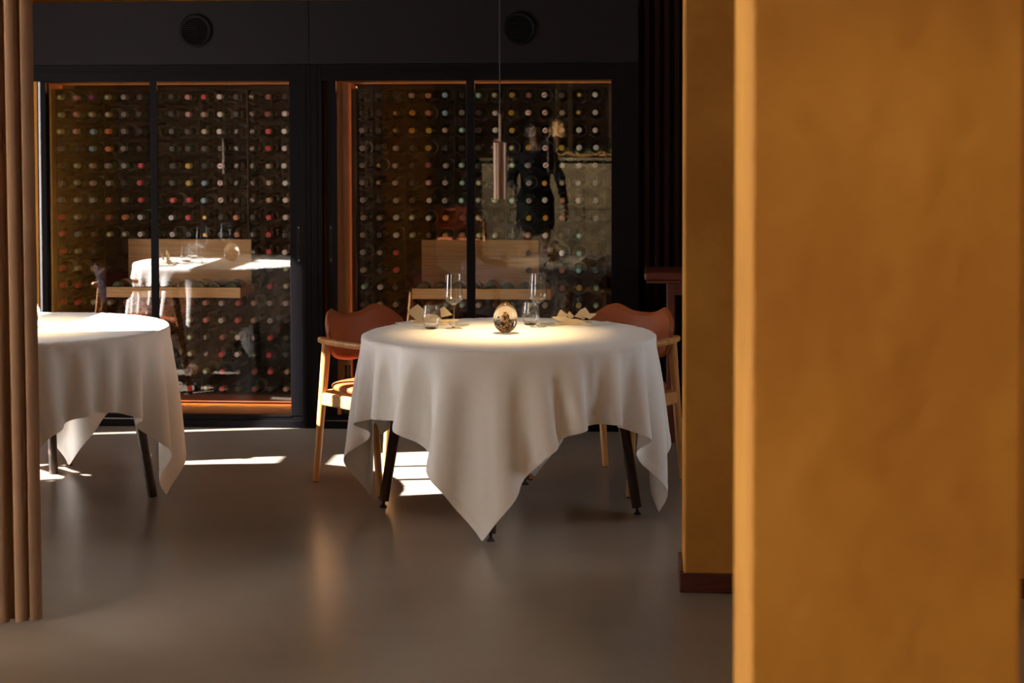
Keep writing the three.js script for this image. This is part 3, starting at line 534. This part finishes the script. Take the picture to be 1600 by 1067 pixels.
// ───────────────────────── armchairs ─────────────────────────
function makeChair(name, label, pos, turn) {
  const t = thing(name, label, 'chair', pos, turn, undefined);
  for (const s of [-1, 1]) {
    const rl = part('leg', rod([s * 0.228, 0.006, -0.235], [s * 0.222, 0.645, -0.165], 0.0145, 0.0215, 18), M.oak, t); part('glide', rod([s * 0.228, 0, -0.235], [s * 0.228, 0.008, -0.235], 0.0105), M.rubber, rl);
    const fl = part('leg', rod([s * 0.290, 0.006, 0.235], [s * 0.264, 0.645, 0.15], 0.0145, 0.0215, 18), M.oak, t); part('glide', rod([s * 0.290, 0, 0.235], [s * 0.290, 0.008, 0.235], 0.0105), M.rubber, fl);
    // armrest: a soft flat bar
    const path = new THREE.CatmullRomCurve3([[0.200, 0.655, -0.225], [0.228, 0.655, -0.175], [0.262, 0.655, -0.06], [0.275, 0.655, 0.05], [0.268, 0.653, 0.145], [0.260, 0.650, 0.185]].map(p => new THREE.Vector3(s * p[0], p[1], p[2])));
    part('armrest', surface(40, 20, (u, v) => {
      const P = path.getPoint(u), T = path.getTangent(u), N = new THREE.Vector3(T.z, 0, -T.x).normalize(), e = Math.sqrt(Math.max(0, Math.min(1, Math.min(u, 1 - u) * 14 * (2 - Math.min(1, Math.min(u, 1 - u) * 14))))), a = v * 2 * Math.PI;
      const cx = Math.sign(Math.cos(a)) * Math.pow(Math.abs(Math.cos(a)), 0.6) * 0.021 * e, cy = Math.sign(Math.sin(a)) * Math.pow(Math.abs(Math.sin(a)), 0.6) * 0.0135 * e;
      return [P.x + N.x * cx, P.y + cy, P.z + N.z * cx];
    }), M.oak, t);
    const rail = new RoundedBoxGeometry(0.022, 0.058, 0.40, 3, 0.008); rail.rotateY(s * 0.12); rail.translate(s * 0.250, 0.388, 0.006); part('side_rail', rail, M.oak, t);
  }
  part('front_rail', box(-0.262, 0.262, 0.375, 0.425, 0.185, 0.208, 0.008), M.oak, t); part('rear_rail', box(-0.215, 0.215, 0.375, 0.425, -0.20, -0.178, 0.008), M.oak, t);
  // seat pad
  part('seat', surface(48, 24, (u, v) => {
    const a = u * 2 * Math.PI, w = v * Math.PI - Math.PI / 2, cs = Math.cos(w), sx = Math.sign(Math.cos(a)) * Math.pow(Math.abs(Math.cos(a)), 0.55), sz = Math.sign(Math.sin(a)) * Math.pow(Math.abs(Math.sin(a)), 0.55), z = 0.225 * sz * Math.pow(cs, 0.35), hw = 0.238 + 0.03 * (z / 0.225);
    return [hw * sx * Math.pow(cs, 0.35), 0.440 + 0.024 * Math.sign(Math.sin(w)) * Math.pow(Math.abs(Math.sin(w)), 0.7), z + 0.005];
  }), M.leather, t);
  // leather back shell with two rounded shoulders
  const shell = side => surface(48, 20, (u, v) => {
    const x = u * 2 - 1, ax = Math.abs(x), cr = ax > 0.72 ? 1 - Math.sqrt(Math.max(0, 1 - ((ax - 0.72) / 0.28) ** 2)) : 0;
    const top = 0.758 + 0.034 * Math.exp(-(((ax - 0.58) / 0.24) ** 2)) - 0.075 * cr, bot = 0.545 + 0.055 * ax * ax + 0.10 * cr;
    const y = bot + (top - bot) * v, ed = Math.min(1, Math.min(v, 1 - v) * 9), ex = Math.min(1, (1 - ax) * 10), th = 0.017 * Math.sqrt(Math.max(0, ed * (2 - ed))) * Math.sqrt(Math.max(0, ex * (2 - ex)));
    const z = -0.212 + 0.105 * Math.pow(ax, 2.1) - (y - 0.6) * 0.20;
    return [x * 0.252, y, z + side * th];
  });
  const fr = shell(1), bk = shell(-1); { const ix = bk.index.array; for (let k = 0; k < ix.length; k += 3) { const q = ix[k]; ix[k] = ix[k + 1]; ix[k + 1] = q; } bk.computeVertexNormals(); }
  part('backrest', merge([fr, bk]), M.leather, t);
  return t;
}
const chair0 = makeChair('armchair', 'oak armchair with cognac leather back beside the lamp-lit table, on its window side', [-0.472, 0, 1.345], Math.atan2(0.816, 0.578));
copyOf(chair0, [0.556, 0, 1.280], Math.atan2(-0.615, 0.788), 'oak armchair with cognac leather back at the lamp-lit table, next to the shaded wall end');
copyOf(chair0, [-2.412, 0, 1.190], Math.atan2(0.816, 0.578), 'oak armchair with cognac leather back at the sunlit table');
copyOf(chair0, [-1.28, 0, 8.75], 2.75, 'lone oak armchair with cognac leather back standing in the sun near the standing person');

// ───────────────────────── curtain ─────────────────────────
{
  const t = thing('curtain', 'heavy brown pleated curtain hanging almost to the floor', 'curtain', [0, 0, 0]);
  const n = 720, len = 2.45;
  const fold = s => { const k = s * len / 0.052; return [-1.272 - s * len * 0.865, 3.69 + Math.min(s * 1.0, 0.25) + 0.030 * Math.sin(k * 2 * Math.PI) * (0.75 + 0.25 * Math.sin(k * 1.7)), k]; };
  part('drape', surface(n, 30, (u, v) => { const [x, z, k] = fold(u), y = 0.012 + v * (H - 0.03); return [x - 0.014 * v + 0.010 * Math.sin(k * 4 * Math.PI + 1) + 0.006 * (1 - v) * Math.sin(k * 2.1), y, z + 0.008 * (1 - v) * Math.sin(k * 3.3)]; }), M.curtain, t);
  part('track', rod([-1.26, H - 0.02, 3.69], [-3.38, H - 0.02, 3.94], 0.012), M.blackMetal, t);
}

// ───────────────────────── what the glass mirrors behind the camera ─────────────────────────
{
  const stone = std({ map: tex(512, 512, (u, v) => { const n = cf(u * 2, v * 2), m = pf3(u, v); return mixc([92, 88, 78], [150, 146, 132], Math.min(1, Math.max(0, (n - 0.3) * 1.5 + (m - 0.5) * 0.8))); }, true, [1.2, 1.2]), roughness: 0.7 });
  const t = thing('stone_bar', 'tall grey stone clad bar counter behind the standing person', 'bar', [0, 0, 0]);
  for (const [y0, y1] of [[0, 0.655], [0.66, 1.225]]) for (let k = 0; k < 3; k++) part('stone_slab', box(-1.22 + k * 1.2, -0.024 + k * 1.2, y0, y1, 11.0, 11.6, 0.004), stone, t);
  part('counter_top', box(-1.24, 2.4, 1.226, 1.262, 10.97, 11.65, 0.005), stone, t);
  const fl = thing('flower_vase', 'glass vase of pink roses on the stone bar', 'flowers', [-1.02, 1.262, 11.15]);
  part('vase', lathe([[0, 0], [0.04, 0], [0.055, 0.05], [0.045, 0.12], [0.05, 0.14], [0.047, 0.14], [0.042, 0.12], [0.051, 0.05], [0.037, 0.006], [0, 0.006]], 24), M.glass, fl);
  const rr = rng(5), pink = std({ color: lin(0.6, 0.26, 0.28), roughness: 0.7 }), leafM = std({ color: lin(0.06, 0.12, 0.04), roughness: 0.7, side: THREE.DoubleSide });
  for (let k = 0; k < 9; k++) {
    const a = rr() * 6.28, d = 0.04 + rr() * 0.17, h = 0.13 + rr() * 0.10 - d * 0.25, x = Math.cos(a) * d * 1.25, z = Math.sin(a) * d * 0.7;
    const st = part('stem', rod([0, 0.02, 0], [x, h, z], 0.002, 0.002, 6), leafM, fl); const g = []; for (let j = 0; j < 5; j++) { const s = new THREE.SphereGeometry(0.022, 8, 6); s.scale(1, 0.8, 1); s.translate(x + Math.cos(j * 1.26) * 0.013, h + 0.008, z + Math.sin(j * 1.26) * 0.013); g.push(s); } part('rose', merge(g), pink, st);
    const lf2 = surface(4, 4, (u, v) => [x * 0.8 + (u - 0.5) * 0.035 * Math.sin(Math.PI * v), h * 0.75 + v * 0.03, z * 0.8 + v * 0.07]); part('leaf', lf2, leafM, st);
  }
  const wl = thing('driftwood', 'row of pale wooden branches with leaves on the stone bar', 'branches', [0.05, 1.262, 11.25]);
  const pale = std({ color: lin(0.42, 0.26, 0.13), roughness: 0.8 });
  for (let k = 0; k < 7; k++) { const x = -0.42 + k * 0.13; part('branch', rod([x, 0.022, jit(0.05)], [x + 0.2, 0.03 + rr() * 0.03, jit(0.08)], 0.022, 0.012, 8), pale, wl); part('leaf', surface(4, 4, (u, v) => [x + (u - 0.5) * 0.05 * Math.sin(Math.PI * v), 0.04 + v * 0.07, 0.02 + v * 0.05]), leafM, wl); }
  const lamp = (x, z, y, label) => {
    const q = thing('table_lamp', label, 'lamp', [x, y, z]);
    part('base', lathe([[0, 0], [0.07, 0], [0.07, 0.012], [0.02, 0.03], [0.012, 0.05], [0.012, 0.24], [0, 0.24]], 20), M.bronze, q);
    part('shade', lathe([[0.10, 0.24], [0.075, 0.42]], 28), phys({ color: lin(0.8, 0.62, 0.42), roughness: 1, transmission: 0.4, thickness: 0, side: THREE.DoubleSide }), q);
    const bl = new THREE.SphereGeometry(0.03, 14, 10); bl.translate(0, 0.32, 0); part('bulb', bl, std({ color: lin(1, 0.9, 0.8), emissive: lin(1, 0.66, 0.32), emissiveIntensity: 8 }), q);
    const p = new THREE.PointLight(lin(1, 0.62, 0.28), 5, 0, 2); p.position.set(x, y + 0.32, z); p.castShadow = true; p.shadow.radius = 1.5; scene.add(p);
  };
  lamp(-0.36, 11.4, 1.262, 'cream shaded table lamp on the stone bar behind the person'); lamp(1.9, 11.4, 1.262, 'cream shaded table lamp at the far end of the stone bar');
  const dr = thing('beige_drape', 'narrow beige drapes hanging on the wall behind the bar', 'drape', [0, 0, 0]); const beige = std({ color: lin(0.5, 0.36, 0.2), roughness: 0.9 });
  for (const x of [-0.46, -0.30, 0.22, -1.6]) part('panel', box(x, x + 0.06, 0.3, 2.7, 12.93, 12.98, 0.01), beige, dr);
}
[[1.15, 9.9, [1.04, 0.8, 6.9], 9, 0.42, 'small black ceiling spotlight aimed at the golden pillar'], [-0.8, 9.7, [-0.7, 0.6, 11], 44, 0.6, 'small black ceiling spotlight aimed at the flowered end of the stone bar'], [0.5, 9.7, [0.4, 0.6, 11], 44, 0.6, 'small black ceiling spotlight aimed at the middle of the stone bar']].forEach(([x, z, to, power, angle, label]) => {
  const t = thing('ceiling_spotlight', label, 'spotlight', [x, H - 0.16, z]), aim = new THREE.Vector3(...to).sub(new THREE.Vector3(x, H - 0.16, z)).normalize(), e = aim.clone().multiplyScalar(0.07), b = aim.clone().multiplyScalar(-0.06);
  part('stem', rod([0, 0, 0], [0, 0.16, 0], 0.008), M.cable, t);
  part('can', rod(b.toArray(), e.toArray(), 0.036, 0.036, 24), M.cable, t);
  const f = aim.clone().multiplyScalar(0.0705), f2 = aim.clone().multiplyScalar(0.073); part('lens', rod(f.toArray(), f2.toArray(), 0.03, 0.03, 24), std({ color: lin(1, 0.9, 0.75), emissive: lin(1, 0.72, 0.42), emissiveIntensity: 5 }), t);
  const s = new THREE.SpotLight(lin(1, 0.70, 0.38), power, 0, angle, 0.9, 2); s.position.set(x, H - 0.16, z).addScaledVector(aim, 0.08); s.target.position.set(...to); s.castShadow = true; s.shadow.radius = 1.5; scene.add(s, s.target);
});
// the person, mirrored in the right-hand doors
function blob(bones, lo, size, res, k, mat) {          // smooth union of tapered capsules, meshed
  const mc = new MarchingCubes(res, mat, false, false, 90000); mc.isolation = 0; mc.reset();
  for (let z = 0; z < res; z++) for (let y = 0; y < res; y++) for (let x = 0; x < res; x++) {
    const P = [lo[0] + size * x / res, lo[1] + size * y / res, lo[2] + size * z / res]; let d = 1e3;
    for (const [a, b, ra, rb, sx = 1] of bones) {
      const ab = [b[0] - a[0], b[1] - a[1], b[2] - a[2]], ap = [P[0] - a[0], P[1] - a[1], P[2] - a[2]], q = ab[0] ** 2 + ab[1] ** 2 + ab[2] ** 2, t = q ? Math.max(0, Math.min(1, (ap[0] * ab[0] + ap[1] * ab[1] + ap[2] * ab[2]) / q)) : 0;
      const ex = (ap[0] - ab[0] * t) / sx, ey = ap[1] - ab[1] * t, ez = ap[2] - ab[2] * t, e = Math.sqrt(ex * ex + ey * ey + ez * ez) - (ra + (rb - ra) * t), h = Math.max(k - Math.abs(d - e), 0) / k; d = Math.min(d, e) - h * h * k * 0.25;
    }
    mc.field[z * res * res + y * res + x] = -d;
  }
  mc.update(); const n = mc.count, g = new THREE.BufferGeometry(), pos = new Float32Array(n * 3);
  for (let i = 0; i < n; i++) for (let c = 0; c < 3; c++) pos[3 * i + c] = lo[c] + size * (mc.positionArray[3 * i + c] + 1) / 2;
  g.setAttribute('position', new THREE.BufferAttribute(pos, 3)); g.setAttribute('normal', new THREE.BufferAttribute(Float32Array.from(mc.normalArray.slice(0, n * 3)), 3));
  g.setAttribute('uv', new THREE.BufferAttribute(new Float32Array(n * 2), 2)); return g;
}
{
  const skin = std({ color: lin(0.58, 0.36, 0.26), roughness: 0.55 }), dress = std({ color: lin(0.012, 0.011, 0.012), roughness: 0.75 }), hairM = std({ color: lin(0.018, 0.011, 0.008), roughness: 0.45 });
  const t = thing('person', 'standing person in a black long-sleeved knee-length dress facing the glass cellar', 'person', [-0.455, 0, 8.9], Math.PI);
  const hand = (s, w, dirx, dirz, curl) => {            // wrist, palm, four fingers and a thumb
    const b = [[w, [w[0] + dirx * 0.08, w[1] - 0.085, w[2] + dirz * 0.08], 0.022, 0.028]], c = [w[0] + dirx * 0.085, w[1] - 0.09, w[2] + dirz * 0.085];
    [[-0.027, 0.072], [-0.009, 0.082], [0.009, 0.078], [0.027, 0.060]].forEach(([o, l]) => { const k = [c[0] + dirx * 0.01, c[1] - 0.005, c[2] + o], m = [k[0] + dirx * 0.01, k[1] - l * 0.55, k[2] + curl * 0.010], e = [m[0] - s * curl * 0.012, m[1] - l * 0.45, m[2] + curl * 0.022]; b.push([k, m, 0.0095, 0.0088], [m, e, 0.0088, 0.0075]); });
    const th = [w[0], w[1] - 0.035, w[2] + 0.024]; b.push([th, [th[0] - s * 0.006, th[1] - 0.03, th[2] + 0.030], 0.011, 0.0095], [[th[0] - s * 0.006, th[1] - 0.03, th[2] + 0.030], [th[0] - s * 0.012, th[1] - 0.06, th[2] + 0.034], 0.0095, 0.008]); return b;
  };
  // local frame: +z is the way the person faces; local +x is world -x
  const wR = [-0.315, 0.80, 0.02], wL = [0.20, 0.985, 0.20];
  const body = merge([
    blob([[[0, 1.37, -0.01], [0, 1.46, 0.01], 0.055, 0.052], [[-0.085, 0.84, 0], [-0.095, 0.49, 0.015], 0.085, 0.058], [[-0.095, 0.49, 0.015], [-0.10, 0.09, -0.02], 0.056, 0.034], [[-0.10, 0.05, -0.03], [-0.11, 0.03, 0.13], 0.036, 0.027], [[0.085, 0.84, 0], [0.09, 0.49, 0.02], 0.085, 0.058], [[0.09, 0.49, 0.02], [0.095, 0.09, -0.01], 0.056, 0.034], [[0.095, 0.05, -0.02], [0.105, 0.03, 0.14], 0.036, 0.027],
      [[0, 0.9, 0], [0, 1.34, -0.01], 0.11, 0.10, 1.3], [[-0.17, 1.36, -0.01], [-0.25, 1.09, -0.02], 0.044, 0.037], [[-0.25, 1.09, -0.02], wR, 0.036, 0.024], [[0.17, 1.36, -0.01], [0.245, 1.09, 0.0], 0.044, 0.037], [[0.245, 1.09, 0.0], wL, 0.036, 0.024]], [-0.85, -0.02, -0.85], 1.7, 110, 0.03, skin),
    blob([[[0, 1.55, 0.0], [0, 1.585, -0.012], 0.078, 0.086, 0.92], [[0, 1.50, 0.035], [0, 1.475, 0.048], 0.052, 0.034], [[0, 1.40, 0], [0, 1.50, 0.0], 0.05, 0.05], [[0, 1.556, 0.080], [0, 1.528, 0.100], 0.010, 0.014], [[-0.018, 1.492, 0.082], [0.018, 1.492, 0.082], 0.009, 0.009], [[-0.076, 1.56, -0.01], [-0.078, 1.525, -0.005], 0.016, 0.011], [[0.076, 1.56, -0.01], [0.078, 1.525, -0.005], 0.016, 0.011], [[-0.045, 1.578, 0.066], [-0.018, 1.580, 0.076], 0.009, 0.009], [[0.045, 1.578, 0.066], [0.018, 1.580, 0.076], 0.009, 0.009]], [-0.16, 1.38, -0.16], 0.32, 84, 0.012, skin),
    blob(hand(-1, wR, -0.12, 0.1, 1), [-0.44, 0.58, -0.10], 0.26, 76, 0.007, skin), blob(hand(1, wL, 0.0, 0.35, 1.6), [0.07, 0.76, 0.09], 0.26, 76, 0.007, skin)]);
  part('body', body, skin, t);
  part('dress', blob([[[0, 1.30, -0.005], [0, 1.10, 0], 0.115, 0.105, 1.45], [[0, 1.10, 0], [0, 0.86, 0], 0.105, 0.135, 1.35], [[0, 0.86, 0], [0, 0.62, 0.005], 0.14, 0.145, 1.4], [[-0.15, 1.365, -0.01], [-0.255, 1.09, -0.02], 0.062, 0.052], [[-0.255, 1.09, -0.02], [-0.305, 0.845, 0.012], 0.051, 0.040], [[0.15, 1.365, -0.01], [0.25, 1.09, 0], 0.062, 0.052], [[0.25, 1.09, 0], [0.21, 1.005, 0.17], 0.051, 0.040], [[-0.13, 1.37, -0.01], [0.13, 1.37, -0.01], 0.062, 0.062]], [-0.8, 0.2, -0.8], 1.6, 110, 0.03, dress), dress, t);
  part('hair', blob([[[0, 1.60, -0.030], [0, 1.55, -0.065], 0.086, 0.075, 1.0], [[-0.065, 1.60, 0.0], [-0.078, 1.50, -0.03], 0.036, 0.022], [[0.065, 1.60, 0.0], [0.078, 1.50, -0.03], 0.036, 0.022], [[0, 1.645, 0.02], [0, 1.63, 0.045], 0.030, 0.024, 1.8], [[0, 1.60, -0.12], [0, 1.59, -0.13], 0.045, 0.04]], [-0.2, 1.4, -0.22], 0.4, 80, 0.02, hairM), hairM, t);
  const eyeM = std({ color: lin(0.02, 0.015, 0.012), roughness: 0.2 }); for (const s of [-1, 1]) { const e = new THREE.SphereGeometry(0.0095, 10, 8); e.translate(s * 0.031, 1.556, 0.072); part('eye', e, eyeM, t); }
}

renderer.render(scene, camera);
